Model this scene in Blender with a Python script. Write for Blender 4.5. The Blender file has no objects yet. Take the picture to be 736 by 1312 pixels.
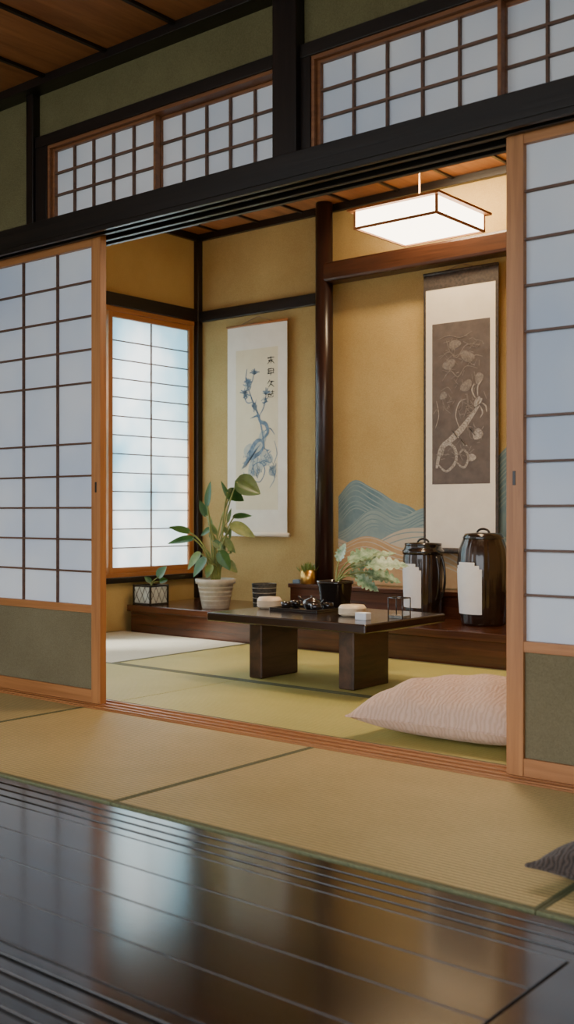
import bpy, bmesh, math, random
from mathutils import Vector
random.seed(7)
scene = bpy.context.scene
pi = math.pi

# ------------------------------------------------------------------ materials
def newmat(name):
    m = bpy.data.materials.new(name); m.use_nodes = True
    nt = m.node_tree
    b = nt.nodes.get('Principled BSDF')
    return m, nt, b
def coords(nt, scale=(1,1,1)):
    tc = nt.nodes.new('ShaderNodeTexCoord'); mp = nt.nodes.new('ShaderNodeMapping')
    mp.inputs['Scale'].default_value = scale
    nt.links.new(tc.outputs['Object'], mp.inputs['Vector'])
    return mp.outputs['Vector']
def ramp(nt, fac, stops):
    r = nt.nodes.new('ShaderNodeValToRGB')
    while len(r.color_ramp.elements) < len(stops): r.color_ramp.elements.new(0.5)
    for e, (p, c) in zip(r.color_ramp.elements, stops):
        e.position = p; e.color = (*c, 1)
    nt.links.new(fac, r.inputs['Fac'])
    return r.outputs['Color']
def noise(nt, vec, scale, detail=4, rough=.6, dist=0):
    n = nt.nodes.new('ShaderNodeTexNoise')
    n.inputs['Scale'].default_value = scale; n.inputs['Detail'].default_value = detail
    n.inputs['Roughness'].default_value = rough; n.inputs['Distortion'].default_value = dist
    nt.links.new(vec, n.inputs['Vector'])
    return n.outputs['Fac']
def bump(nt, b, h, strength, dist=.002):
    bp = nt.nodes.new('ShaderNodeBump')
    bp.inputs['Strength'].default_value = strength; bp.inputs['Distance'].default_value = dist
    nt.links.new(h, bp.inputs['Height']); nt.links.new(bp.outputs['Normal'], b.inputs['Normal'])
def wood(name, c1, c2, axis='X', rough=.4, fine=28, spec=.5, coat=0, bs=.25, cr=.15):
    m, nt, b = newmat(name)
    s = {'X': (1.2, fine, fine), 'Y': (fine, 1.2, fine), 'Z': (fine, fine, 1.2)}[axis]
    v = coords(nt, s)
    n = noise(nt, v, 1.6, 6, .65, .5)
    nt.links.new(ramp(nt, n, [(.3, c1), (.7, c2)]), b.inputs['Base Color'])
    b.inputs['Roughness'].default_value = rough
    b.inputs['Specular IOR Level'].default_value = spec
    b.inputs['Coat Weight'].default_value = coat
    b.inputs['Coat Roughness'].default_value = cr
    bump(nt, b, n, bs, .002)
    return m
def plaster(name, c1, c2, rough=.9):
    m, nt, b = newmat(name)
    v = coords(nt)
    n1 = noise(nt, v, 220, 3, .7); n2 = noise(nt, v, 3, 5, .6)
    mx = nt.nodes.new('ShaderNodeMath'); mx.operation = 'MULTIPLY_ADD'
    nt.links.new(n1, mx.inputs[0]); mx.inputs[1].default_value = .6
    ml = nt.nodes.new('ShaderNodeMath'); ml.operation = 'MULTIPLY'; ml.inputs[1].default_value = .4
    nt.links.new(n2, ml.inputs[0]); nt.links.new(ml.outputs[0], mx.inputs[2])
    nt.links.new(ramp(nt, mx.outputs[0], [(.34, c1), (.66, c2)]), b.inputs['Base Color'])
    b.inputs['Roughness'].default_value = rough; b.inputs['Specular IOR Level'].default_value = .2
    bump(nt, b, n1, .7, .004)
    return m
def plain(name, c, rough=.5, metal=0, c2=None, sc=20, coat=0, bs=0, spec=.5):
    m, nt, b = newmat(name)
    c2 = c2 or tuple(x*.8 for x in c)
    n = noise(nt, coords(nt), sc, 4)
    nt.links.new(ramp(nt, n, [(.3, c2), (.7, c)]), b.inputs['Base Color'])
    b.inputs['Roughness'].default_value = rough; b.inputs['Metallic'].default_value = metal
    b.inputs['Coat Weight'].default_value = coat; b.inputs['Specular IOR Level'].default_value = spec
    if bs: bump(nt, b, n, bs, .003)
    return m
def paper(name, c1, c2, trans=.35, sc=2.0):
    m = bpy.data.materials.new(name); m.use_nodes = True; nt = m.node_tree
    nt.nodes.remove(nt.nodes['Principled BSDF']); out = nt.nodes['Material Output']
    v = coords(nt); n = noise(nt, v, sc, 3, .5)
    col = ramp(nt, n, [(.35, c1), (.65, c2)])
    d = nt.nodes.new('ShaderNodeBsdfDiffuse'); t = nt.nodes.new('ShaderNodeBsdfTranslucent')
    mx = nt.nodes.new('ShaderNodeMixShader'); mx.inputs[0].default_value = trans
    nt.links.new(col, d.inputs['Color']); nt.links.new(col, t.inputs['Color'])
    nt.links.new(d.outputs[0], mx.inputs[1]); nt.links.new(t.outputs[0], mx.inputs[2])
    nt.links.new(mx.outputs[0], out.inputs['Surface'])
    return m
def tatami(name, c1, c2, pitch=.015, axis='Y'):
    m, nt, b = newmat(name)
    v = coords(nt)
    w = nt.nodes.new('ShaderNodeTexWave'); w.wave_type = 'BANDS'; w.bands_direction = axis
    w.inputs['Scale'].default_value = 1/pitch/ (20/(2*pi)) ; w.inputs['Distortion'].default_value = .12
    w.inputs['Detail'].default_value = 1
    nt.links.new(v, w.inputs['Vector'])
    fib = noise(nt, coords(nt, (400, 30, 1)), 1, 3)
    big = noise(nt, v, 1.6, 3)
    a = nt.nodes.new('ShaderNodeMath'); a.operation = 'MULTIPLY_ADD'; a.inputs[1].default_value = .26
    nt.links.new(w.outputs['Fac'], a.inputs[0]); 
    c = nt.nodes.new('ShaderNodeMath'); c.operation = 'MULTIPLY_ADD'; c.inputs[1].default_value = .35
    nt.links.new(fib, c.inputs[0])
    d = nt.nodes.new('ShaderNodeMath'); d.operation = 'MULTIPLY'; d.inputs[1].default_value = .4
    nt.links.new(big, d.inputs[0]); nt.links.new(d.outputs[0], c.inputs[2]); nt.links.new(c.outputs[0], a.inputs[2])
    nt.links.new(ramp(nt, a.outputs[0], [(.26, c1), (.72, c2)]), b.inputs['Base Color'])
    b.inputs['Roughness'].default_value = .5; b.inputs['Specular IOR Level'].default_value = .35
    bump(nt, b, w.outputs['Fac'], .7, .0025)
    return m
def emis(name, c, s):
    m = bpy.data.materials.new(name); m.use_nodes = True; nt = m.node_tree
    nt.nodes.remove(nt.nodes['Principled BSDF']); e = nt.nodes.new('ShaderNodeEmission')
    e.inputs[0].default_value = (*c, 1); e.inputs[1].default_value = s
    nt.links.new(e.outputs[0], nt.nodes['Material Output'].inputs['Surface'])
    return m

DARKX = wood('dark_wood_x', (.006,.0045,.004), (.018,.012,.009), 'X', .36)
DARKY = wood('dark_wood_y', (.006,.0045,.004), (.018,.012,.009), 'Y', .36)
DARKZ = wood('dark_wood_z', (.007,.005,.0045), (.020,.012,.009), 'Z', .33)
CEDX = wood('cedar_x', (.32,.12,.035), (.50,.21,.07), 'X', .42)
CEDY = wood('cedar_y', (.32,.12,.035), (.50,.21,.07), 'Y', .42)
CEDZ = wood('cedar_z', (.34,.13,.04), (.54,.23,.075), 'Z', .40)
TRAW = wood('transom_wood', (.17,.062,.024), (.30,.12,.045), 'X', .42)
CEIL = wood('ceiling_board', (.28,.10,.032), (.50,.21,.075), 'Y', .5, 12)
MUNT = wood('lattice_wood', (.085,.038,.022), (.16,.075,.042), 'X', .5)
BEAM = wood('beam_wood', (.035,.014,.008), (.095,.036,.017), 'X', .33)
STEP = wood('step_wood', (.040,.013,.007), (.12,.038,.016), 'X', .22, 20, coat=.5)
ENG = wood('engawa_wood', (.006,.004,.003), (.032,.015,.008), 'X', .17, 16, coat=.7, bs=.12, cr=.11)
TABLE = wood('table_wood', (.014,.008,.006), (.040,.020,.013), 'X', .2, 20, coat=.5)
TLEG = wood('table_leg_wood', (.016,.009,.006), (.11,.055,.03), 'Y', .4, 9)
OCHRE = plaster('ochre_plaster', (.46,.31,.115), (.62,.45,.19))
GREEN = plaster('green_plaster', (.135,.115,.052), (.21,.185,.088))
PANEL = plaster('door_panel_cloth', (.15,.122,.066), (.23,.19,.108))
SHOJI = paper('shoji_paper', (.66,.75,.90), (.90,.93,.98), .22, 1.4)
SHOJIW = paper('window_paper', (.50,.72,.80), (.96,.98,.97), .65, 2.2)  # blue-green to white mottling paints the uneven outdoor light into the paper
TAT1 = tatami('tatami_straw', (.33,.245,.085), (.74,.56,.245))
TAT2 = tatami('tatami_green', (.36,.335,.08), (.68,.61,.21))
TAT3 = tatami('tatami_pale', (.52,.50,.38), (.76,.74,.60))  # mat by the window: sunlit brightness put into the straw colour
HERI = plain('tatami_border', (.17,.17,.075), .7, c2=(.10,.11,.05), sc=150)
PAPERW = plain('scroll_paper', (.88,.82,.71), .8, c2=(.82,.76,.65), sc=12)
SILK = plain('scroll_silk', (.82,.73,.52), .8, c2=(.75,.66,.46), sc=6)
INKB = plain('ink_blue', (.09,.15,.24), .8, c2=(.24,.32,.38), sc=40)
INK = plain('ink_black', (.015,.015,.015), .8)
MAUVE = plain('scroll_dark_silk', (.155,.125,.115), .8, c2=(.095,.078,.072), sc=14)
PALEINK = plain('pale_ink', (.54,.49,.43), .8, c2=(.24,.21,.19), sc=70)
MIDINK = plain('mid_ink', (.30,.26,.23), .8, c2=(.15,.13,.12), sc=90)
BORD = plain('scroll_brocade', (.02,.018,.018), .7, c2=(.08,.06,.05), sc=60)
BLACKG = plain('black_lacquer', (.012,.010,.010), .18, coat=.5, c2=(.02,.014,.01))
JAR = plain('brown_glaze', (.038,.019,.011), .18, c2=(.013,.008,.006), coat=.6, sc=14)
LABEL = plain('label_paper', (.88,.89,.91), .7, c2=(.82,.83,.86))
CREAM = plain('cream_ceramic', (.82,.66,.46), .35, c2=(.70,.54,.36))
POTG = plain('grey_ceramic', (.52,.48,.39), .5, c2=(.38,.35,.29), sc=25, bs=.2)
PANE = plain('frosted_pane', (.75,.78,.74), .3, c2=(.55,.60,.56), sc=30)
WOVEN = plain('woven_pot', (.11,.11,.10), .6, c2=(.03,.03,.03), sc=90, bs=.4)
FRAME = plain('dark_frame', (.03,.028,.026), .35)
BRASS = plain('brass', (.75,.45,.12), .3, 1.0)
SOIL = plain('soil', (.03,.02,.012), .95, sc=80, bs=.5)
LEAF = plain('leaf_green', (.07,.18,.04), .3, c2=(.025,.085,.025), sc=12)
LEAFY = plain('leaf_yellowgreen', (.26,.33,.09), .4, c2=(.09,.17,.04), sc=18)
LEAFL = plain('leaf_pale', (.42,.54,.36), .4, c2=(.04,.15,.055), sc=38)
STEM = plain('stem_green', (.30,.34,.10), .45, c2=(.15,.20,.05))
GLASS = plain('smoky_glass', (.35,.36,.33), .12, c2=(.12,.13,.12), sc=60)
MB_BLUE = plain('mural_blue', (.13,.22,.26), .85, c2=(.24,.34,.35), sc=9)
MB_BLUE2 = plain('mural_blue_light', (.34,.42,.39), .85, c2=(.22,.31,.32), sc=9)
MB_TAN = plain('mural_tan', (.50,.30,.14), .85, c2=(.62,.43,.24), sc=9)
MB_CLOUD = plain('mural_cloud', (.66,.56,.42), .85, c2=(.54,.47,.36), sc=9)
SHADE = emis('lamp_shade', (1,.84,.62), 9)
CORD = plain('lamp_cord', (.35,.22,.12), .6)
GARDEN = plain('garden_ground', (.09,.10,.05), .95, c2=(.045,.05,.03), sc=3, bs=.5)

# ------------------------------------------------------------------ mesh builder
class MB:
    def __init__(s): s.v=[]; s.f=[]; s.m=[]; s.sm=[]; s.mats=[]; s.xf=None
    def mi(s, m):
        if m not in s.mats: s.mats.append(m)
        return s.mats.index(m)
    def add(s, vs, fs, m, smooth=False):
        o=len(s.v); i=s.mi(m)
        for p in vs: s.v.append(s.xf(p) if s.xf else tuple(p))
        for f in fs: s.f.append([o+k for k in f]); s.m.append(i); s.sm.append(smooth)
    def box(s, x0,x1,y0,y1,z0,z1,m):
        vs=[(x0,y0,z0),(x1,y0,z0),(x1,y1,z0),(x0,y1,z0),(x0,y0,z1),(x1,y0,z1),(x1,y1,z1),(x0,y1,z1)]
        s.add(vs,[(0,3,2,1),(4,5,6,7),(0,1,5,4),(1,2,6,5),(2,3,7,6),(3,0,4,7)],m)
    def lathe(s, prof, c, m, n=40, rib=None, a0=0, a1=2*pi, smooth=True, sq=None):
        full = abs(a1-a0-2*pi)<1e-6; k = n if full else n+1
        vs=[]
        for r,z in prof:
            for i in range(k):
                a=a0+(a1-a0)*i/n; rr=r
                if rib: rr*=1+rib[1]*math.cos(rib[0]*a)
                if sq:
                    rr*=1/((abs(math.cos(a))**sq+abs(math.sin(a))**sq)**(1/sq))
                vs.append((c[0]+rr*math.cos(a),c[1]+rr*math.sin(a),c[2]+z))
        fs=[]
        for j in range(len(prof)-1):
            for i in range(n):
                b=(i+1)%k
                fs.append((j*k+i,j*k+b,(j+1)*k+b,(j+1)*k+i))
        s.add(vs,fs,m,smooth)
    def tube(s, pts, r, m, n=8, caps=True):
        pts=[Vector(p) for p in pts]; vs=[]; fs=[]
        up=Vector((.13,.27,.95)).normalized()
        for i,p in enumerate(pts):
            d=(pts[min(i+1,len(pts)-1)]-pts[max(i-1,0)]).normalized()
            a=d.cross(up)
            if a.length<.05: a=d.cross(Vector((1,0,0)))
            a.normalize(); b=d.cross(a)
            rr=r[i] if isinstance(r,(list,tuple)) else r
            for k in range(n):
                t=2*pi*k/n; vs.append(p+a*rr*math.cos(t)+b*rr*math.sin(t))
        for i in range(len(pts)-1):
            for k in range(n):
                q=(k+1)%n; fs.append((i*n+k,i*n+q,(i+1)*n+q,(i+1)*n+k))
        if caps:
            fs.append(tuple(range(n))); fs.append(tuple((len(pts)-1)*n+k for k in range(n)))
        s.add([tuple(p) for p in vs],fs,m,True)
    def ribbon(s, pts, w, y, m):           # flat stroke in the XZ plane
        vs=[]; fs=[]
        for i,(x,z) in enumerate(pts):
            a=pts[max(i-1,0)]; b=pts[min(i+1,len(pts)-1)]
            dx,dz=b[0]-a[0],b[1]-a[1]; L=math.hypot(dx,dz) or 1
            ww=(w[i] if isinstance(w,(list,tuple)) else w*(.35+.65*math.sin(pi*(i+.5)/len(pts))))/2
            nx,nz=-dz/L*ww,dx/L*ww
            vs+= [(x+nx,y,z+nz),(x-nx,y,z-nz)]
        for i in range(len(pts)-1): fs.append((2*i,2*i+1,2*i+3,2*i+2))
        s.add(vs,fs,m)
    def leaf(s, base, tip, up, width, m, fold=.25, sag=.12, notch=0):
        b=Vector(base); d=Vector(tip)-b; L=d.length; up=Vector(up).normalized()
        side=d.cross(up).normalized(); nrm=side.cross(d).normalized()
        vs=[]; fs=[]; N=18
        for i in range(N+1):
            t=i/N
            w=width*.5*(math.sin(pi*min(1,t**.62))**.8 if 0<t<1 else 0)
            if notch and i%3==2: w*=1-notch
            back = -.10*L*max(0,1-t*4)
            c=b+d*t-Vector((0,0,1))*sag*L*t*t
            for q in (-1,-.5,0,.5,1):
                p=c+side*w*q+nrm*abs(q)*w*fold+ d.normalized()*back*abs(q)
                vs.append(tuple(p))
        for i in range(N):
            for q in range(4): fs.append((i*5+q,i*5+q+1,(i+1)*5+q+1,(i+1)*5+q))
        s.add(vs,fs,m,True)
    def build(s, name, bevel=0, solid=0):
        me=bpy.data.meshes.new(name); me.from_pydata(s.v,[],s.f)
        for m in s.mats: me.materials.append(m)
        for p,i,sm in zip(me.polygons,s.m,s.sm): p.material_index=i; p.use_smooth=sm
        bm=bmesh.new(); bm.from_mesh(me); bmesh.ops.recalc_face_normals(bm,faces=bm.faces); bm.to_mesh(me); bm.free()
        o=bpy.data.objects.new(name,me); scene.collection.objects.link(o)
        if bevel:
            b=o.modifiers.new('bevel','BEVEL'); b.width=bevel; b.segments=2; b.limit_method='ANGLE'; b.angle_limit=math.radians(50)
        if solid:
            b=o.modifiers.new('solid','SOLIDIFY'); b.thickness=solid; b.offset=0
        return o
def arc(p0,p1,p2,n=10):
    p0,p1,p2=Vector(p0),Vector(p1),Vector(p2)
    return [p0*(1-t)**2+p1*2*t*(1-t)+p2*t*t for t in [i/n for i in range(n+1)]]
def obox(name,x0,x1,y0,y1,z0,z1,m,bevel=0):
    b=MB(); b.box(x0,x1,y0,y1,z0,z1,m); return b.build(name,bevel)

XL=-5.1; XR=1.6; YP=2.755; YB=5.28; ZC=2.62; ZF=2.46
# ------------------------------------------------------------------ floors
fl=MB()
y=1.845
for k in range(4):                                    # sliding-track strips beside the tatami
    fl.box(XL,XR,y-.036,y-.004,-.03,-.004,ENG); fl.box(XL,XR,y-.042,y-.036,-.03,-.010,ENG); y-=.040
y0=y
for k in range(4):
    w=(y0-1.14)/4
    fl.box(XL,-.775,y-w+.001,y-.001,-.03,-.003,ENG); y-=w
for k in range(5):                                    # cross boards at the right end
    fl.box(-.765+k*.48,-.765+k*.48+.474,1.142,y0-.002,-.03,.002,ENG)
for k in range(10):
    fl.box(XL,XR,y-.033,y-.006,-.03,-.002,ENG); fl.box(XL,XR,y-.046,y-.033,-.03,-.010,ENG); y-=.04
y-=.006
while y>-.7:
    fl.box(XL,XR,y-.13,y-.002,-.03,-.004,ENG); y-=.132
fl.build('floor',.0018)
obox('floor_base',XL-.1,XR+.1,-.75,YB+.1,-.08,-.031,DARKX)
gb=MB(); gb.add([(-16,-16,-.45),(10,-16,-.45),(10,9,-.45),(-16,9,-.45)],[(0,1,2,3)],GARDEN); gb.build('ground')  # out-of-view dark ground, added to cut bounce light on the ceiling

def mat_(x0,x1,y0,y1,m,idx):
    b=MB(); h=.024
    b.box(x0+.002,x1-.002,y0+.002+h,y1-.002-h,-.03,0,m)
    b.box(x0+.002,x1-.002,y0+.002,y0+.002+h,-.03,.001,HERI)
    b.box(x0+.002,x1-.002,y1-.002-h,y1-.002,-.03,.001,HERI)
    b.build('tatami_mat' if idx==0 else 'tatami_mat.%03d'%idx,.0015)
def mat_y(x0,x1,y0,y1,m,idx):
    b=MB(); h=.024
    b.box(x0+.002+h,x1-.002-h,y0+.002,y1-.002,-.03,0,m)
    b.box(x0+.002,x0+.002+h,y0+.002,y1-.002,-.03,.001,HERI)
    b.box(x1-.002-h,x1-.002,y0+.002,y1-.002,-.03,.001,HERI)
    b.build('tatami_mat.%03d'%idx,.0015)
i=0
for x0,x1,m in [(XL,-4.3,TAT1),(-4.3,-3.21,TAT1),(-3.21,-2.1,TAT1),(-2.1,-.915,TAT1),(-.915,.35,TAT1),(.35,XR,TAT1)]:
    b=MB(); h=.018
    b.box(x0+.001+h/2,x1-.001-h/2,1.85+h,2.69,-.03,0,m)
    b.box(x0+.001,x1-.001,1.85,1.85+h,-.03,.001,HERI)
    b.box(x0+.001,x0+.001+h/2,1.85+h,2.69,-.03,.001,HERI)
    b.box(x1-.001-h/2,x1-.001,1.85+h,2.69,-.03,.001,HERI)
    b.build('tatami_mat' if i==0 else 'tatami_mat.%03d'%i,.0015); i+=1
mat_(XL,-3.2,2.84,3.57,TAT2,i); i+=1
mat_(-3.2,-.9,2.84,3.57,TAT2,i); i+=1
mat_y(XL,-4.02,3.57,4.58,TAT3,i); i+=1
mat_(-4.02,-2.2,3.57,4.58,TAT2,i); i+=1
mat_(-2.2,-.9,3.57,4.58,TAT2,i); i+=1

# ------------------------------------------------------------------ partition between rooms
b=MB()
b.box(XL,XR,2.692,2.838,-.03,.004,CEDX)
for yy in (2.697,2.728,2.770,2.812): b.box(XL,XR,yy,yy+.012,.004,.009,CEDX)
b.build('trim_1',.001)                                # threshold with grooves
b=MB()
b.box(XL,XR,2.67,2.85,1.815,1.895,DARKX)
for yy in (2.67,2.715,2.782,2.832): b.box(XL,XR,yy,yy+.018,1.797,1.815,DARKX)
b.build('trim_2',.002)                                # head beam with grooves

def shoji(b, x0,x1,z0,z1,y,cols,rows,st,railb,railt,kb=None,F=(CEDZ,CEDX),pap=SHOJI,t=.03,mw=.007):
    """frame+lattice+paper, thickness t centred on y ; lattice on the -y side"""
    b.box(x0,x0+st,y-t/2,y+t/2,z0,z1,F[0]); b.box(x1-st,x1,y-t/2,y+t/2,z0,z1,F[0])
    b.box(x0+st,x1-st,y-t/2+.002,y+t/2-.002,z0,z0+railb,F[1])
    b.box(x0+st,x1-st,y-t/2+.002,y+t/2-.002,z1-railt,z1,F[1])
    a,c=x0+st,x1-st; lo=z0+railb; hi=z1-railt
    if kb:
        b.box(a,c,y-.004,y+.004,lo,kb,PANEL)
        b.box(a,c,y-t/2+.002,y+t/2-.002,kb,kb+.03,F[1]); lo=kb+.03
    b.box(a,c,y+.004,y+.006,lo,hi,pap)
    for k in range(1,cols):
        x=a+(c-a)*k/cols; b.box(x-mw/2,x+mw/2,y-.008,y+.0035,lo,hi,MUNT)
    for z in rows: b.box(a,c,y-.0095,y+.0035,z-mw/2,z+mw/2,MUNT)
rz=[.514,.638,.762,.886,1.012,1.247,1.375,1.504,1.638]
b=MB(); shoji(b,-4.14,-3.16,.0095,1.815,2.748,4,rz,.052,.05,.045,.355)
b.box(-3.176,-3.160,2.7315,2.7335,0.02,1.79,CEDZ); b.box(-3.19,-3.181,2.731,2.734,.82,.86,DARKZ)
b.build('door_1',.0015)
b=MB(); shoji(b,XL+.01,-4.06,.0095,1.815,2.797,4,rz,.052,.05,.045,.355); b.build('door_2',.0015)
b=MB(); shoji(b,-1.44,-.46,.0095,1.815,2.748,4,rz,.052,.05,.045,.355)
b.box(-1.420,-1.411,2.731,2.734,.82,.86,DARKZ)
b.build('door_3',.0015)
b=MB(); shoji(b,-.54,.44,.0095,1.815,2.797,4,rz,.052,.05,.045,.355); b.build('door_4',.0015)
obox('wall_partition_end',.44,XR,2.72,2.80,0,1.8,GREEN)

# upper partition: posts, transoms, plaster
PX0,PX1=-2.265,-2.165; QX0,QX1=-3.575,-3.53
obox('trim_3',PX0,PX1,2.69,2.82,1.895,ZC,DARKZ,.003)
obox('trim_4',QX0,QX1,2.70,2.81,1.895,ZC,DARKZ,.003)
b=MB(); b.box(QX1,PX0,2.71,2.80,2.205,2.25,DARKX); b.box(PX1,-.80,2.71,2.80,2.205,2.25,DARKX)
b.box(QX1,-3.46,2.712,2.80,1.895,2.205,DARKZ); b.box(PX1,-2.125,2.712,2.80,1.895,2.205,DARKZ)
b.box(XL,XR,2.66,2.82,2.425,2.46,DARKX); b.build('trim_5',.002)
b=MB()
b.box(XL,QX0,2.735,2.775,1.895,2.425,GREEN)
b.box(QX1,PX0,2.735,2.775,2.25,2.425,GREEN)
b.box(PX1,-.80,2.735,2.775,2.25,2.425,GREEN)
b.box(-.745,XR,2.735,2.775,1.895,2.425,GREEN)
b.box(XL,XR,2.735,2.775,2.46,ZC,GREEN)
b.build('wall_partition')
obox('trim_6',-.80,-.745,2.70,2.81,1.895,2.425,DARKZ,.003)
def transom(x0,x1,name):
    b=MB(); xm=(x0+x1)/2; F=(TRAW,TRAW)
    b.box(x0,x1,2.718,2.785,1.895,1.908,TRAW); b.box(x0,x1,2.718,2.785,2.192,2.205,TRAW)
    b.box(x0,x0+.013,2.718,2.785,1.908,2.192,TRAW); b.box(x1-.013,x1,2.718,2.785,1.908,2.192,TRAW)
    rows=[1.918+.264*k/3 for k in (1,2)]
    shoji(b,x0+.013,xm+.006,1.908,2.192,2.745,5,rows,.012,.010,.010,mw=.008,F=F,t=.024)
    shoji(b,xm-.006,x1-.013,1.908,2.192,2.768,5,rows,.012,.010,.010,mw=.008,F=F,t=.014)
    b.build(name,.001)
transom(-3.46,PX0,'window_2'); transom(-2.125,-.80,'window_3')

# ------------------------------------------------------------------ room shell
obox('wall_front_left',XL-.12,XL,-.7,2.735,0,2.9,GREEN)
obox('wall_front_right',XR,XR+.1,-.7,2.8,0,2.9,GREEN)
b=MB()
b.box(XL-.12,XL,2.735,5.4,-.03,.335,OCHRE); b.box(XL-.12,XL,2.735,5.4,2.03,ZC+.1,OCHRE)
b.box(XL-.12,XL,2.735,3.0,.335,2.03,OCHRE); b.box(XL-.12,XL,5.225,5.4,.335,2.03,OCHRE)
b.build('wall_left')
obox('wall_back',XL,-.9,YB,YB+.1,-.03,ZC+.1,OCHRE)
obox('wall_right',-.9,-.8,2.85,5.4,-.03,ZC+.1,OCHRE)
def ceiling(name,x0,x1,y0,y1,z,off,pitch):
    b=MB(); x=x0+off
    b.box(x0,x1,y0,y1,z+.012,z+.03,DARKY)
    xs=[x0]; 
    while x<x1: xs.append(x); x+=pitch
    xs.append(x1)
    for a,c in zip(xs,xs[1:]):
        if c-a>.02: b.box(a+.003,c-.003,y0,y1,z,z+.012,CEIL)
        b.box(a-.008,a+.008,y0,y1,z-.012,z,DARKY)
    return b.build(name)
ceiling('ceiling',XL,XR,-1.6,2.735,ZF,.25,.36)  # outer end lengthened as an unseen eave to block the sun
ceiling('ceiling_inner',XL,-.9,2.775,YB,ZC,.2,.36)
obox('roof',XL-.6,XR+.6,-1.7,5.6,2.9,2.95,DARKX)
b=MB()
b.box(XL,XL+.03,2.85,YB,ZC-.045,ZC,DARKY); b.box(XL,-.9,YB-.03,YB,ZC-.045,ZC,DARKX)
b.build('trim_7',.002)
b=MB()
b.box(XL,XL+.035,2.85,YB,2.03,2.11,DARKY); b.box(XL,XL+.04,2.85,YB,.30,.335,DARKY)
b.box(XL,XL+.04,5.235,YB,.165,ZC-.045,DARKZ)
b.box(XL+.04,-4.02,YB-.035,YB,2.025,2.095,DARKX)
b.build('trim_8',.003)
b=MB(); b.box(-3.965,-.9,5.16,YB,2.13,2.25,BEAM); b.build('trim_9',.018)
b=MB(); P=(-3.968,5.205,0)
b.lathe([(0,.31),(.056,.31),(.055,1.4),(.052,ZC-.001),(0,ZC-.001)],P,wood('column_wood',(.012,.006,.006),(.042,.017,.013),'Z',.28,14),n=32)
b.build('alcove_column')
# steps
b=MB(); b.box(-5.03,-.905,4.6,YB-.004,-.03,.125,STEP); b.box(-5.05,-.905,4.585,YB-.004,.125,.165,STEP); b.build('alcove_step',.004)
b=MB(); b.box(-4.15,-.905,5.1,YB-.004,.165,.285,STEP); b.box(-4.16,-.905,5.09,YB-.004,.285,.31,STEP); b.build('alcove_platform',.003)

# side window (left wall)
rows=[.40+1.54*k/13 for k in range(1,13)]
b=MB()
def wx(off): return lambda p:(XL-.02+off-p[1],p[0],p[2])
b.xf=wx(0.01); shoji(b,4.475,5.222,.36,2.0,0,2,rows,.035,.035,.035,F=(CEDZ,CEDY),pap=SHOJIW,t=.028,mw=.007)
b.xf=wx(-.03); shoji(b,3.75,4.51,.36,2.0,0,2,rows,.035,.035,.035,F=(CEDZ,CEDY),pap=SHOJIW,t=.028,mw=.007)
b.xf=None
b.box(XL-.10,XL+.015,3.0,5.225,.335,.36,CEDY); b.box(XL-.10,XL+.015,3.0,5.225,2.0,2.03,CEDY)
b.build('window_1',.0015)

# ------------------------------------------------------------------ mural
b=MB()
def hill(f,x0,x1,zb,y,m,lines=0,lm=None,gap=.03):
    n=40; xs=[x0+(x1-x0)*k/n for k in range(n+1)]
    vs=[(x,y,zb) for x in xs]+[(x,y,max(zb,f(x))) for x in xs]
    b.add(vs,[(k,k+1,n+2+k,n+1+k) for k in range(n)],m)
    for j in range(lines):
        pts=[(x,f(x)-gap*(j+.6)-.008*math.sin(9*x+j)) for x in xs if f(x)-gap*(j+.6)>zb+.02]
        if len(pts)>3: b.ribbon(pts,.007,y-.0006,lm)
g=lambda x,c,w,h: h*math.exp(-((x-c)/w)**2)
yb=YB-.001
hill(lambda x:.62+g(x,-2.72,.28,.50),-3.05,-2.5,.5,yb,MB_BLUE,10,MB_BLUE2)
hill(lambda x:.62+g(x,-3.80,.22,.29)+g(x,-3.46,.24,.15)+.006*math.sin(31*x),-3.915,-3.05,.5,yb-.001,MB_BLUE,7,MB_BLUE2,.026)
hill(lambda x:.61+g(x,-3.28,.20,.16)+g(x,-3.66,.16,.15),-3.915,-2.5,.45,yb-.002,MB_BLUE2,5,MB_BLUE,.022)
hill(lambda x:.60+.02*math.sin(14*x)+g(x,-3.28,.17,.07)-g(x,-3.8,.2,.05),-3.915,-2.5,.40,yb-.003,MB_CLOUD,2,MB_BLUE2)
hill(lambda x:.47+g(x,-3.70,.24,.13)+g(x,-3.2,.2,.11),-3.915,-2.5,.315,yb-.004,MB_TAN,6,MB_CLOUD,.024)
b.build('mountain_mural')

# ------------------------------------------------------------------ hanging scrolls
def curve2(pts,n=8):
    out=[]
    for i in range(len(pts)-1):
        p0=pts[max(i-1,0)];p1=pts[i];p2=pts[i+1];p3=pts[min(i+2,len(pts)-1)]
        for k in range(n):
            t=k/n
            out.append(tuple(.5*((2*p1[j])+(-p0[j]+p2[j])*t+(2*p0[j]-5*p1[j]+4*p2[j]-p3[j])*t*t+(-p0[j]+3*p1[j]-3*p2[j]+p3[j])*t**3) for j in (0,1)))
    out.append(pts[-1]); return out
def blob(b,S,u,v,ru,rv,rot,y,m,ring=None):
    pts=[]
    for k in range(20):
        a=2*pi*k/20; w=1+.08*math.sin(3*a+u*20)
        x,z=ru*w*math.cos(a),rv*w*math.sin(a)
        pts.append(S(u+x*math.cos(rot)-z*math.sin(rot)*2, v+x*math.sin(rot)*.5+z*math.cos(rot)))
    b.add([(p[0],y,p[1]) for p in pts],[tuple(range(20))],m)
    if ring: b.ribbon(pts+[pts[0]],[.004]*21,y-.0004,ring)
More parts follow.
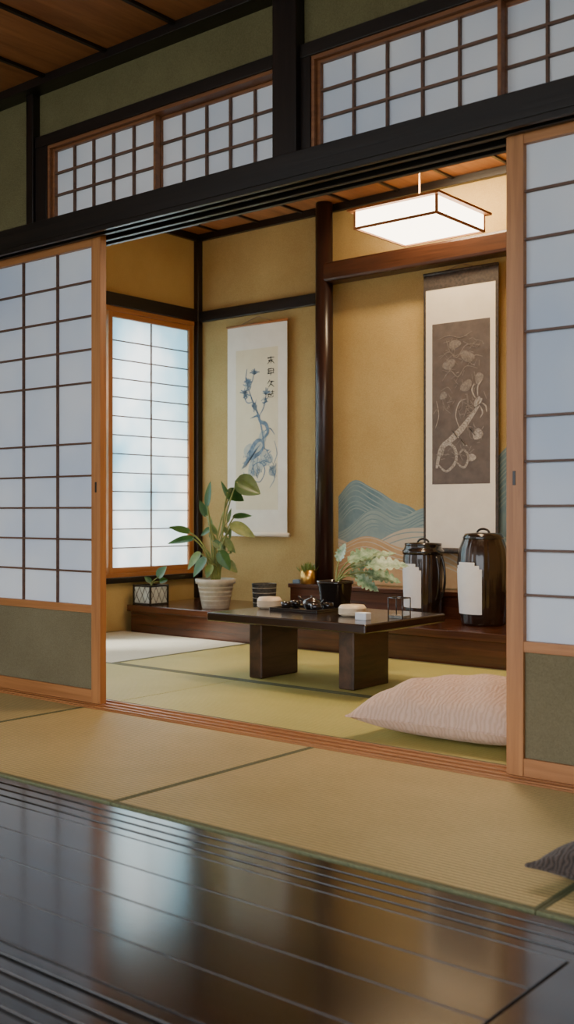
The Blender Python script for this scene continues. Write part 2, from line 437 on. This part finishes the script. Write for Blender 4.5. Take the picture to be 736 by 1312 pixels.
# scroll 1
b=MB(); x0,x1,z0,z1=-4.79,-4.285,.60,1.955; y=5.235
b.box(x0,x1,y,y+.003,z0,z1,PAPERW)
b.box(x0+.075,x1-.075,y-.001,y,z0+.16,z1-.16,SILK)
b.tube([(x0-.02,y-.004,z0),(x1+.02,y-.004,z0)],.014,PAPERW,12)
b.tube([(x0-.005,y,z1),(x1+.005,y,z1)],.008,CEDX,10)
b.tube([(x0+.1,y,z1),((x0+x1)/2,y+.01,z1+.05),(x1-.1,y,z1)],.0025,CORD,6)
def S(u,v): return (x0+u*(x1-x0), z0+v*(z1-z0))
yy=y-.0018
LIGHTB=plain('ink_wash_blue',(.38,.44,.44),.85,c2=(.58,.57,.46),sc=30)
for (u,v,ru,rv,ro) in [(.48,.32,.13,.045,.3),(.66,.36,.11,.035,-.2),(.36,.40,.08,.03,.6),(.36,.71,.06,.025,.4),(.60,.46,.07,.03,.8),(.76,.30,.06,.025,0)]:
    blob(b,S,u,v,ru,rv,ro,yy+.0004,LIGHTB)
strokes=[([(.38,.27),(.46,.33),(.58,.34),(.64,.30),(.56,.25),(.44,.26)],.008),
 ([(.30,.33),(.38,.40),(.52,.42),(.66,.40),(.78,.33)],.008),
 ([(.64,.40),(.60,.48),(.54,.56),(.44,.63),(.36,.70)],.014),([(.54,.56),(.62,.60),(.66,.66)],.009),
 ([(.44,.63),(.34,.63),(.28,.67)],.008),([(.36,.70),(.32,.74),(.34,.79)],.008),([(.36,.70),(.43,.73),(.46,.78)],.007),
 ([(.60,.48),(.72,.50),(.80,.47)],.008),([(.70,.33),(.80,.27),(.72,.22)],.006),([(.38,.28),(.30,.24),(.40,.20),(.52,.22)],.006),
 ([(.78,.33),(.84,.38),(.80,.44)],.006)]
for s_,w in strokes: b.ribbon([S(*p) for p in curve2(s_)],w,yy,INKB)
# bird on the branch: body, folded wing, neck, beak, legs, tail
blob(b,S,.50,.405,.15,.040,.5,yy-.0012,INKB)
blob(b,S,.53,.412,.085,.020,.5,yy-.0018,LIGHTB)
b.ribbon([S(*p) for p in curve2([(.60,.45),(.69,.48),(.66,.52),(.57,.535),(.53,.56)])],.026,yy-.0015,INKB)
b.ribbon([S(.56,.555),S(.51,.564),S(.40,.552)],[.024,.016,.002],yy-.0018,INKB)
for q in (.46,.53): b.ribbon([S(q,.37),S(q-.02,.33),S(q+.01,.28)],.006,yy-.0015,INKB)
for k in range(8): b.ribbon([S(.58-.02*k,.43-.008*k),S(.46-.02*k,.395-.01*k),S(.33-.012*k,.355-.006*k)],.005,yy-.0022,INKB)
cl=[(.48,.30,.10,.03),(.64,.35,.09,.03),(.36,.36,.07,.02),(.36,.71,.05,.022),(.47,.61,.03,.015),(.64,.63,.03,.015),(.78,.30,.04,.02),(.32,.66,.03,.012)]
for k in range(190):
    c=random.choice(cl); u=c[0]+random.gauss(0,c[2]*.6); v=c[1]+random.gauss(0,c[3]*.6)
    a=random.uniform(-.4,1.2)+(c[0]*9); r=random.uniform(.012,.03)
    pts=[(u+q*r*math.cos(a)+.006*math.sin(q*3), v+q*r*.45*math.sin(a)+.004*q*q) for q in (-1,-.5,0,.5,1)]
    b.ribbon([S(*p) for p in pts],random.uniform(.003,.007),yy-.0003*(k%3),INKB)
for (cu,cv) in [(.36,.72),(.30,.67),(.47,.76),(.66,.66)]:         # spiky leaves
    for k in range(7):
        a=.3+k*.42; r=random.uniform(.05,.09)
        b.ribbon([S(cu,cv),S(cu+r*.6*math.cos(a),cv+r*.22*math.sin(a)+.004),S(cu+r*math.cos(a),cv+r*.38*math.sin(a))],.008,yy-.001,INKB)
for j,zc in enumerate((.82,.765,.71,.66)):            # brush characters
    cx=.74; sx,sz=.055,.017
    glyph=[[((-1,.6),(1,.7)),((0,1),(0,-.9)),((-.7,-.1),(.7,0)),((-.2,-.2),(-1,-1)),((.1,-.2),(1,-1))],
           [((-.8,.8),(.8,.8)),((-.8,.8),(-.8,-.3)),((.8,.8),(.8,-.3)),((-.8,.2),(.8,.2)),((-1,-.4),(1,-.4)),((0,-.3),(-.1,-1))],
           [((-.3,1),(-1,0)),((-.2,.5),(1,.5)),((.4,.5),(-.7,-1)),((-.2,-.1),(1,-1))],
           [((-1,.5),(1,.6)),((-.5,1),(-.5,.1)),((.5,1),(.5,.1)),((-.9,-.1),(.9,0)),((0,0),(0,-1)),((-.8,-.5),(-.4,-.9)),((.8,-.5),(.4,-.9))]][j]
    for k,(p,q) in enumerate(glyph):
        pa=(cx+p[0]*sx,zc+p[1]*sz); pb=(cx+q[0]*sx,zc+q[1]*sz); pm=((pa[0]+pb[0])/2+.004,(pa[1]+pb[1])/2+.0015)
        b.ribbon([S(*pa),S(*pm),S(*pb)],[.009,.006,.004],yy-.0004*(k%4),INK)
b.build('hanging_scroll')
# scroll 2
b=MB(); x0,x1,z0,z1=-3.26,-2.80,.53,2.085; y=5.215
b.box(x0,x1,y,y+.003,z0,z1,PAPERW)
b.box(x0,x1,y-.001,y,z1-.09,z1,BORD)
b.box(x0-.006,x0+.008,y-.0012,y+.002,z0,z1,BORD); b.box(x1-.012,x1+.006,y-.0012,y+.002,z0,z1,BORD)
b.box(x0+.05,x1-.045,y-.001,y,.90,1.80,MAUVE)
b.tube([(x0-.025,y-.004,z0),(x1+.025,y-.004,z0)],.016,BORD,12)
b.tube([(x0-.005,y,z1),(x1+.005,y,z1)],.009,BORD,10)
b.tube([(x0+.12,y,z1),((x0+x1)/2,y+.01,z1+.035),(x1-.12,y,z1)],.0025,CORD,6)
def S(u,v): return (x0+.05+u*(x1-x0-.095), .90+v*.90)
yy=y-.0018
def band(pts,w,y,m,m2,tick=True):
    c=curve2(pts,10); P=[S(*p) for p in c]
    b.ribbon(P,w,y,m)
    n=len(P)
    if tick:
        for k in range(2,n-2,2):
            (xa,za),(xb,zb)=P[k-1],P[k+1]; L=math.hypot(xb-xa,zb-za) or 1
            nx,nz=-(zb-za)/L,(xb-xa)/L; ww=w*.42*math.sin(pi*(k+.5)/n)
            b.ribbon([(P[k][0]+nx*ww,P[k][1]+nz*ww),(P[k][0]+(xb-xa)*.5,P[k][1]+(zb-za)*.5),(P[k][0]-nx*ww,P[k][1]-nz*ww)],[.0022]*3,y-.0005,m2)
band([(.08,.10),(.16,.22),(.32,.27),(.50,.33),(.66,.40),(.82,.48)],.036,yy,PALEINK,MAUVE)
band([(.12,.12),(.26,.08),(.42,.14),(.40,.22),(.26,.25),(.18,.18)],.018,yy-.001,PALEINK,MAUVE)
band([(.42,.14),(.56,.10),(.64,.16),(.56,.21),(.46,.18)],.015,yy-.001,PALEINK,MAUVE)
# head with horns and whiskers at the upper end, claws along the body
blob(b,S,.80,.50,.085,.026,.6,yy-.0016,PALEINK,MAUVE); blob(b,S,.86,.525,.022,.008,.2,yy-.0024,MAUVE)
for a_ in ([(.76,.52),(.70,.57),(.74,.61)],[(.80,.53),(.80,.59),(.86,.62)],[(.86,.49),(.93,.47),(.95,.43)],[(.84,.47),(.88,.43),(.84,.40)]): b.ribbon([S(*p) for p in curve2(a_)],.008,yy-.0018,PALEINK)
for (cu,cv) in ((.50,.28),(.36,.33),(.66,.34)):
    for k in range(3): b.ribbon([S(cu,cv),S(cu+.05+.02*k,cv-.02-.012*k),S(cu+.06+.03*k,cv-.045)],.006,yy-.0018,PALEINK)
for (u,v,ru,rv,ro) in [(.80,.30,.09,.035,.3),(.70,.16,.07,.025,0),(.60,.60,.10,.03,.4),(.30,.74,.11,.028,.2),(.62,.78,.12,.03,-.3),(.40,.86,.10,.025,.1),(.82,.64,.07,.03,.9),(.20,.55,.06,.02,.4)]:
    blob(b,S,u,v,ru,rv,ro,yy-.0002,PALEINK if v<.35 else MIDINK,MIDINK if v>.35 else MAUVE)
strokes=[([(.50,.33),(.42,.42),(.48,.50),(.60,.52)],.006),
 ([(.18,.64),(.32,.70),(.46,.66),(.60,.72),(.80,.70)],.006),([(.14,.78),(.30,.82),(.44,.78),(.60,.85),(.84,.84)],.006),
 ([(.34,.70),(.26,.76),(.38,.80)],.005),([(.62,.72),(.74,.78),(.88,.77)],.005),([(.1,.9),(.3,.92),(.5,.90),(.7,.93)],.004),
 ([(.16,.58),(.28,.60),(.36,.56)],.004),([(.06,.35),(.12,.43),(.08,.52)],.004)]
for s_,w in strokes: b.ribbon([S(*p) for p in curve2(s_)],w,yy-.0008,MIDINK if s_[0][1]>.55 else PALEINK)
for k in range(200):
    c=random.choice([(.3,.2),(.55,.2),(.6,.45),(.75,.5),(.82,.32),(.35,.72),(.65,.76),(.35,.84),(.7,.86),(.6,.6),(.2,.5)])
    u=c[0]+random.gauss(0,.09); v=c[1]+random.gauss(0,.03); a=random.uniform(0,2*pi); r=random.uniform(.01,.03)
    if .05<u<.93 and .04<v<.96: b.ribbon([S(max(.02,min(.98,u+r*2*q*math.cos(a))),v+r*q*math.sin(a)) for q in (-1,-.3,.4,1)],random.uniform(.002,.005),yy-.0003*(k%3)-.001,MIDINK)
b.build('hanging_scroll.001')

# ------------------------------------------------------------------ pendant lamp
b=MB(); lx0,lx1,ly0,ly1,lz0,lz1=-2.607,-2.207,3.62,4.005,1.915,1.985
b.box(lx0+.004,lx1-.004,ly0+.004,ly1-.004,lz0+.004,lz1,SHADE)
f=.009
for (a,c,d,e) in [(lx0,lx1,ly0,ly0+f),(lx0,lx1,ly1-f,ly1),(lx0,lx0+f,ly0+f,ly1-f),(lx1-f,lx1,ly0+f,ly1-f)]:
    b.box(a,c,d,e,lz0-.003,lz0+.006,CEDX)
for X in (lx0,lx1-f):
    for Y in (ly0,ly1-f): b.box(X,X+f,Y,Y+f,lz0+.006,lz1,CEDZ)
b.box(lx0-.02,lx1+.02,ly0-.02,ly1+.02,lz1,lz1+.010,CEDX)
b.box(-2.447,-2.367,3.77,3.85,lz1+.010,lz1+.028,CEDX)
b.tube([(-2.407,3.81,lz1+.028),(-2.407,3.81,ZC-.03)],.0035,CORD,8)
b.lathe([(0,ZC-.04),(.045,ZC-.04),(.05,ZC),(0,ZC)],(-2.407,3.81,0),CEDX,24)
b.build('pendant_lamp')

# ------------------------------------------------------------------ table
TZ=.30
b=MB(); b.box(-3.31,-2.45,3.48,4.09,TZ-.038,TZ,TABLE)
b.box(-3.20,-3.125,3.64,3.90,.001,TZ-.038,TLEG); b.box(-2.70,-2.62,3.64,3.90,.001,TZ-.038,TLEG)
b.box(-3.125,-2.70,3.74,3.80,TZ-.075,TZ-.038,TLEG)
b.build('low_table',.006)
def bowl(name,c,r,h,m,lid=False):
    b=MB()
    b.lathe([(0,0),(r*.7,0),(r*.95,h*.15),(r,h*.4),(r*.98,h*.62),(r*1.0,h*.64),(r*.98,h*.7),(r*.85,h*.92),(0,h)],c,m)
    for k in range(3): b.lathe([(r*.97,h*(.2+.15*k)),(r*1.015,h*(.23+.15*k)),(r*.97,h*(.26+.15*k))],c,m)
    return b.build(name)
bowl('ceramic_bowl',(-3.215,3.80,TZ),.058,.056,CREAM,True)
bowl('ceramic_bowl.001',(-2.70,3.74,TZ),.060,.052,CREAM,True)
b=MB(); c=(-2.99,3.80)
b.box(c[0]-.15,c[0]+.12,c[1]-.09,c[1]+.09,TZ,TZ+.008,BLACKG)
for q in ((-.15,.12,-.09,-.082),(-.15,.12,.082,.09)): b.box(c[0]+q[0],c[0]+q[1],c[1]+q[2],c[1]+q[3],TZ+.008,TZ+.016,BLACKG)
for q in ((-.15,-.142),(.112,.12)): b.box(c[0]+q[0],c[0]+q[1],c[1]-.082,c[1]+.082,TZ+.008,TZ+.016,BLACKG)
b.build('tea_tray',.002)
def teapot(name,c,r):
    b=MB()
    b.lathe([(0,0),(r*.6,0),(r*.9,r*.25),(r,r*.6),(r*.85,r*.95),(r*.45,r*1.1),(r*.4,r*1.16),(r*.1,r*1.22),(r*.08,r*1.3),(r*.14,r*1.38),(0,r*1.45)],c,BLACKG)
    b.tube(arc((c[0]+r*.8,c[1],c[2]+r*.5),(c[0]+r*1.3,c[1],c[2]+r*.6),(c[0]+r*1.5,c[1],c[2]+r*1.1)),[r*.2-.012*r*k for k in range(11)],BLACKG)
    b.tube(arc((c[0]-r*.8,c[1],c[2]+r*.8),(c[0]-r*1.6,c[1],c[2]+r*1.0),(c[0]-r*1.7,c[1],c[2]+r*1.3)),r*.11,BLACKG)
    return b.build(name)
teapot('teapot',(-2.965,3.80,TZ+.009),.044)
for k,(dx,dy) in enumerate([(-.10,-.03),(-.105,.045),(.08,-.045),(.085,.04)]):
    cc=(c[0]+dx,c[1]+dy,TZ+.009)
    b=MB(); b.lathe([(0,0),(.014,0),(.022,.012),(.025,.03),(.023,.03),(.019,.012),(0,.006)],cc,BLACKG,24); b.build('tea_cup' if k==0 else 'tea_cup.%03d'%k)
# square black vase with leaves
b=MB(); vc=(-2.985,4.0,TZ)
b.lathe([(0,0),(.050,0),(.056,.01),(.064,.11),(.070,.115),(.070,.128),(.060,.128),(.056,.10),(0,.09)],vc,BLACKG,48,sq=5)
b.box(vc[0]-.085,vc[0]-.06,vc[1]-.02,vc[1]+.02,TZ+.085,TZ+.10,BLACKG)
R=Vector((.774,.633,0)); D=Vector((-.633,.774,0)); Z=Vector((0,0,1)); V=Vector(vc)
for (l,z,dd,tl,tz,w,nt_) in [(.07,.22,.0,.20,.28,.11,.4),(.02,.22,.03,.05,.31,.08,.35),(.09,.19,.05,.25,.235,.11,.45),(.15,.20,-.03,.34,.215,.10,.45),
        (.08,.15,.06,.22,.14,.10,.45),(.16,.16,.02,.31,.13,.09,.45),(.12,.22,.04,.29,.27,.08,.4),(.10,.14,-.02,.20,.09,.07,.4)]:
    p0=V+Z*.10; p1=V+R*l+Z*z+D*dd; p2=V+R*tl+Z*tz+D*dd*1.4
    b.tube(arc(p0,p0+Z*.06+(p1-p0)*.3,p1,8),.003,STEM,6)
    b.leaf(p1,p2,(-.2,-.85,.6),w,LEAFL,.2,.1,nt_)
b.build('leaf_arrangement')
b=MB(); gx,gy=-2.50,3.80
for dx in (-.035,.035):
    for dy in (-.03,.03): b.tube([(gx+dx,gy+dy,TZ),(gx+dx,gy+dy,TZ+.085)],.0025,BLACKG,6)
for dy in (-.03,.03): b.tube([(gx-.035,gy+dy,TZ+.085),(gx+.035,gy+dy,TZ+.085)],.0025,BLACKG,6)
for dx in (-.035,.035): b.tube([(gx+dx,gy-.03,TZ+.085),(gx+dx,gy+.03,TZ+.085)],.0025,BLACKG,6)
b.box(gx-.035,gx+.035,gy-.03,gy+.03,TZ+.001,TZ+.012,GLASS)
b.build('tea_utensil_rack')
b=MB(); b.box(-2.60,-2.545,3.62,3.66,TZ,TZ+.03,LABEL); b.build('place_card',.002)

# ------------------------------------------------------------------ alcove pots
SZ=.165
b=MB(); pc=Vector((-4.435,4.74,SZ))
b.lathe([(0,0),(.078,0),(.082,.008),(.108,.15),(.120,.152),(.122,.178),(.112,.18),(.106,.15),(0,.148)],pc,POTG,48)
for k in range(5): b.lathe([(.083+.005*k,.02+.026*k),(.0865+.005*k,.026+.026*k),(.085+.005*k,.032+.026*k)],pc,POTG,40)
b.lathe([(0,.155),(.105,.155)],pc,SOIL,24)
def stemleaf(l,z,dd,tl,tz,w,m=LEAF,td=0,up=(.1,-.8,.6),r=.005,bend=.3):
    p0=pc+Z*.15+R*random.uniform(-.03,.03); p1=pc+R*l+Z*z+D*dd; p2=pc+R*tl+Z*tz+D*(dd+td)
    b.tube(arc(p0,p0+Z*z*.55+R*l*bend,p1,12),r,STEM,6)
    if w: b.leaf(p1,p2,up,w,m,.22,.08)
for a in [(.13,.76,0,.27,.70,.15),(.08,.66,.03,.03,.78,.03),(.07,.70,.03,.17,.655,.09),(.10,.50,-.03,.24,.44,.085),(.11,.55,.03,.22,.565,.05),(-.05,.62,0,-.03,.78,.05),
          (-.06,.56,.04,-.10,.66,.05),(-.14,.42,0,-.29,.40,.06),(-.16,.46,-.02,-.28,.50,.05),(-.10,.33,.03,-.17,.24,.07),(-.06,.30,-.04,-.13,.20,.08),
          (.03,.34,-.05,.09,.24,.08),(-.01,.40,-.03,.05,.36,.05),(.05,.42,0,.12,.34,.05),(-.03,.48,.02,-.09,.44,.05),(-.02,.26,-.06,-.05,.19,.07),(.06,.28,.04,.13,.22,.06)]:
    l,z,dd,tl,tz,w=a; stemleaf(l,z,dd,tl,tz,w,m=LEAF if z>.5 or l<-.12 else random.choice([LEAF,LEAFY,LEAFY]))
for k in range(14):                                    # slender inner shoots
    a=random.uniform(0,2*pi); h=random.uniform(.28,.55); l=random.uniform(-.10,.10); dd=random.uniform(-.06,.06)
    stemleaf(l,h,dd,l+random.uniform(-.05,.05),h+random.uniform(.03,.09),random.uniform(.02,.035),m=LEAFY,r=.003)
b.build('potted_plant')
b=MB(); c=(-4.255,4.98,SZ)
b.lathe([(0,0),(.062,0),(.066,.006),(.074,.14),(.076,.146),(.07,.146),(.066,.12),(0,.11)],c,WOVEN,48,rib=(24,.02))
for zz in (.03,.06,.09,.12): b.lathe([(.066+.06*zz,zz-.002),(.070+.06*zz,zz),(.066+.06*zz,zz+.002)],c,POTG,40)
b.build('woven_planter')
# square planter: pale panes in a dark frame with a cross-lattice
b=MB(); c=Vector((-4.955,4.70,SZ)); hw=.075; H=.125
b.box(c[0]-hw+.003,c[0]+hw-.003,c[1]-hw+.003,c[1]+hw-.003,SZ+.001,SZ+H-.015,PANE)
for sx in (-1,1):
    for sy in (-1,1):
        b.box(c[0]+sx*hw-.005,c[0]+sx*hw+.005,c[1]+sy*hw-.005,c[1]+sy*hw+.005,SZ,SZ+H,FRAME)
for zz in (.002,H-.012):
    for s in (-1,1):
        b.box(c[0]-hw,c[0]+hw,c[1]+s*hw-.005,c[1]+s*hw+.005,SZ+zz,SZ+zz+.010,FRAME)
        b.box(c[0]+s*hw-.005,c[0]+s*hw+.005,c[1]-hw,c[1]+hw,SZ+zz,SZ+zz+.010,FRAME)
for k in range(3):
    u0=-hw+.05*k; 
    for (q0,q1) in ((u0,u0+.05),(u0+.05,u0)):
        b.tube([(c[0]+q0,c[1]-hw+.001,SZ+.014),(c[0]+q1,c[1]-hw+.001,SZ+H-.014)],.0015,FRAME,5)
        b.tube([(c[0]+hw-.001,c[1]+q0,SZ+.014),(c[0]+hw-.001,c[1]+q1,SZ+H-.014)],.0015,FRAME,5)
for (l,z,tl,tz,w) in [(.05,.17,.10,.25,.08),(.06,.14,.11,.16,.05),(.0,.14,-.04,.18,.035)]:
    p0=c+Z*.10; p1=c+R*l+Z*z; b.tube(arc(p0,p0+Z*.05,p1,6),.003,STEM,6); b.leaf(p1,c+R*tl+Z*tz,(.1,-.8,.6),w,LEAF)
b.build('square_planter')
b=MB(); c=Vector((-4.03,5.13,.31))
b.lathe([(0,0),(.046,0),(.05,.004),(.052,.085),(.046,.085),(.044,.07),(0,.07)],c,BRASS,32)
for k in range(26):
    a=k*2.4; r=.008+.0016*k; p=c+Vector((math.cos(a)*r,math.sin(a)*r,.07)); q=c+Vector((math.cos(a)*r*1.7,math.sin(a)*r*1.7,.135-.0012*k))
    b.leaf(p,q,(math.cos(a),math.sin(a),.3),.022,LEAFY,.2,0)
b.build('succulent_pot')
b=MB(); b.box(-4.14,-4.085,5.11,5.17,.31,.332,INKB); b.build('incense_box',.004)

# ------------------------------------------------------------------ lidded jars
def jar(name,c,body,lid,h,lab,grip):
    b=MB()
    b.lathe(body,c,JAR,96,rib=(24,.010))
    b.lathe(lid,c,BLACKG,48)
    lo=-1.065                                           # label wraps the room-facing side
    b.lathe(lab,c,LABEL,24,a0=lo-1.35,a1=lo-.05)
    rt=lab[-1][0]; zt=lab[-1][1]
    b.lathe([(rt,zt),(rt+.001,zt+.018)],c,LABEL,24,a0=lo-1.25,a1=lo-.15)
    b.lathe([(rt+.001,zt+.018),(rt+.001,zt+.034)],c,LABEL,24,a0=lo-1.1,a1=lo-.32)
    if grip:
        for ang in (lo+.75,lo+1.15):
            ux,uy=math.cos(ang),math.sin(ang)
            b.tube([(c[0]+ux*(.094+.035*math.sin(t)),c[1]+uy*(.094+.035*math.sin(t)),c[2]+.23+.12*math.cos(t)) for t in [pi*k/12 for k in range(13)]],.007,BLACKG,8)
    zt=c[2]+lid[-1][1]
    b.tube([(c[0]+.035*math.cos(t),c[1],zt-.004+.022*math.sin(t)) for t in [pi*k/12 for k in range(13)]],.006,BLACKG,8)
    b.build(name)
jar('lidded_jar',(-3.11,4.96,SZ),[(0,0),(.092,0),(.097,.01),(.102,.10),(.107,.25),(.109,.33),(.105,.355)],
    [(.102,.35),(.113,.355),(.113,.372),(.104,.38),(.098,.398),(.100,.403),(.100,.412),(.04,.417),(0,.417)],.42,[(.105,.07),(.109,.18),(.112,.27)],True)
jar('lidded_jar.001',(-2.735,4.94,SZ),[(0,0),(.105,0),(.111,.012),(.121,.10),(.131,.25),(.132,.32),(.124,.39),(.104,.44)],
    [(.100,.435),(.106,.447),(.098,.462),(.092,.470),(.03,.475),(0,.475)],.49,[(.124,.06),(.132,.17),(.136,.29)],False)
b=MB(); b.lathe([(0,0),(.055,0),(.058,.01),(.06,.16),(.055,.18),(.05,.185),(0,.187)],(-2.375,4.67,SZ),JAR,40); b.build('tea_caddy')

# ------------------------------------------------------------------ cushions
def cushion(name,c,sx,sy,h,rot,mat,pip):
    b=MB(); n=44; ca,sa=math.cos(rot),math.sin(rot)
    def pt(i,j,sg):
        u=2*i/n-1; v=2*j/n-1
        px=u*(1-.07*(1-v*v)*abs(u)**3)*sx/2; py=v*(1-.07*(1-u*u)*abs(v)**3)*sy/2
        e=((1-abs(u)**2.8)*(1-abs(v)**2.8)); e=max(e,0)**.5
        z=h*.36+ sg*e*h*(.64 if sg>0 else .355) 
        z+= sg*e*(.007*math.sin(5*u+2*v)+.005*math.sin(11*v-4*u)+.003*math.sin(15*u+6*v))*(1 if sg>0 else 0)
        return (c[0]+px*ca-py*sa, c[1]+px*sa+py*ca, max(c[2]+z,c[2]+.001))
    for sg in (1,-1):
        vs=[pt(i,j,sg) for j in range(n+1) for i in range(n+1)]
        b.add(vs,[(j*(n+1)+i,j*(n+1)+i+1,(j+1)*(n+1)+i+1,(j+1)*(n+1)+i) for j in range(n) for i in range(n)],mat,True)
    edge=[pt(i,0,1) for i in range(n)]+[pt(n,j,1) for j in range(n)]+[pt(n-i,n,1) for i in range(n)]+[pt(0,n-j,1) for j in range(n+1)]
    b.tube(edge,.004,pip,6)
    o=b.build(name)
    return o
def fabric(name,c1,c2,sc=26):
    m,nt,bs=newmat(name); v=coords(nt,(1,1,.6))
    w=nt.nodes.new('ShaderNodeTexWave'); w.inputs['Scale'].default_value=sc; w.inputs['Distortion'].default_value=9; w.inputs['Detail Scale'].default_value=1.4
    nt.links.new(v,w.inputs['Vector'])
    nt.links.new(ramp(nt,w.outputs['Fac'],[(.1,c1),(.8,c2)]),bs.inputs['Base Color'])
    bs.inputs['Roughness'].default_value=.85; bs.inputs['Sheen Weight'].default_value=.15
    bump(nt,bs,w.outputs['Fac'],.5,.004); return m
PINK=fabric('pink_fabric',(.66,.43,.30),(.76,.52,.38),20); BRN=fabric('brown_fabric',(.03,.02,.015),(.09,.06,.045),30)
cushion('floor_cushion',(-1.79,3.19,0.001),.68,.56,.185,.05,PINK,PINK)
cushion('floor_cushion.001',(-.70,2.17,0.001),.55,.45,.10,-.10,BRN,BRN)

# ------------------------------------------------------------------ light
w=bpy.data.worlds.new('world'); scene.world=w; w.use_nodes=True
bg=w.node_tree.nodes['Background']; bg.inputs[0].default_value=(.88,.94,1,1); bg.inputs[1].default_value=3.4
sun=bpy.data.lights.new('sun','SUN'); sun.energy=7; sun.angle=.15; sun.color=(1,.95,.88)
so=bpy.data.objects.new('sun',sun); scene.collection.objects.link(so)
so.rotation_euler=Vector((.5,.6,-1.0)).to_track_quat('-Z','Y').to_euler()
def area(name,loc,dirn,sx,sy,e,col):
    l=bpy.data.lights.new(name,'AREA'); l.shape='RECTANGLE'; l.size=sx; l.size_y=sy; l.energy=e; l.color=col
    o=bpy.data.objects.new(name,l); scene.collection.objects.link(o); o.location=loc
    o.rotation_euler=Vector(dirn).to_track_quat('-Z','Z').to_euler(); return o
area('window_daylight',(XL-.9,4.4,1.5),(1,0,-.1),2.2,2.0,90,(.88,.95,1))
area('lamp_glow',(-2.407,3.81,1.905),(0,0,-1),.36,.34,15,(1,.76,.46))
area('lamp_uplight',(-2.407,3.81,2.02),(0,0,1),.40,.40,24,(1,.72,.42))  # warm fill added above the closed lamp cap to brighten the ceiling
area('alcove_downlight',(-3.0,4.9,ZC-.03),(0,.25,-1),.5,.1,20,(1,.74,.44))  # added warm fill for the alcove wall, no fitting modelled

# ------------------------------------------------------------------ camera
cam=bpy.data.cameras.new('camera'); co=bpy.data.objects.new('camera',cam); scene.collection.objects.link(co)
cam.sensor_fit='VERTICAL'; cam.sensor_height=36; cam.lens=36*1380/1312
co.location=(0,0,.745); co.rotation_euler=(pi/2,0,math.radians(39.3))
cam.dof.use_dof=True; cam.dof.focus_distance=4.4; cam.dof.aperture_fstop=4.0
scene.camera=co
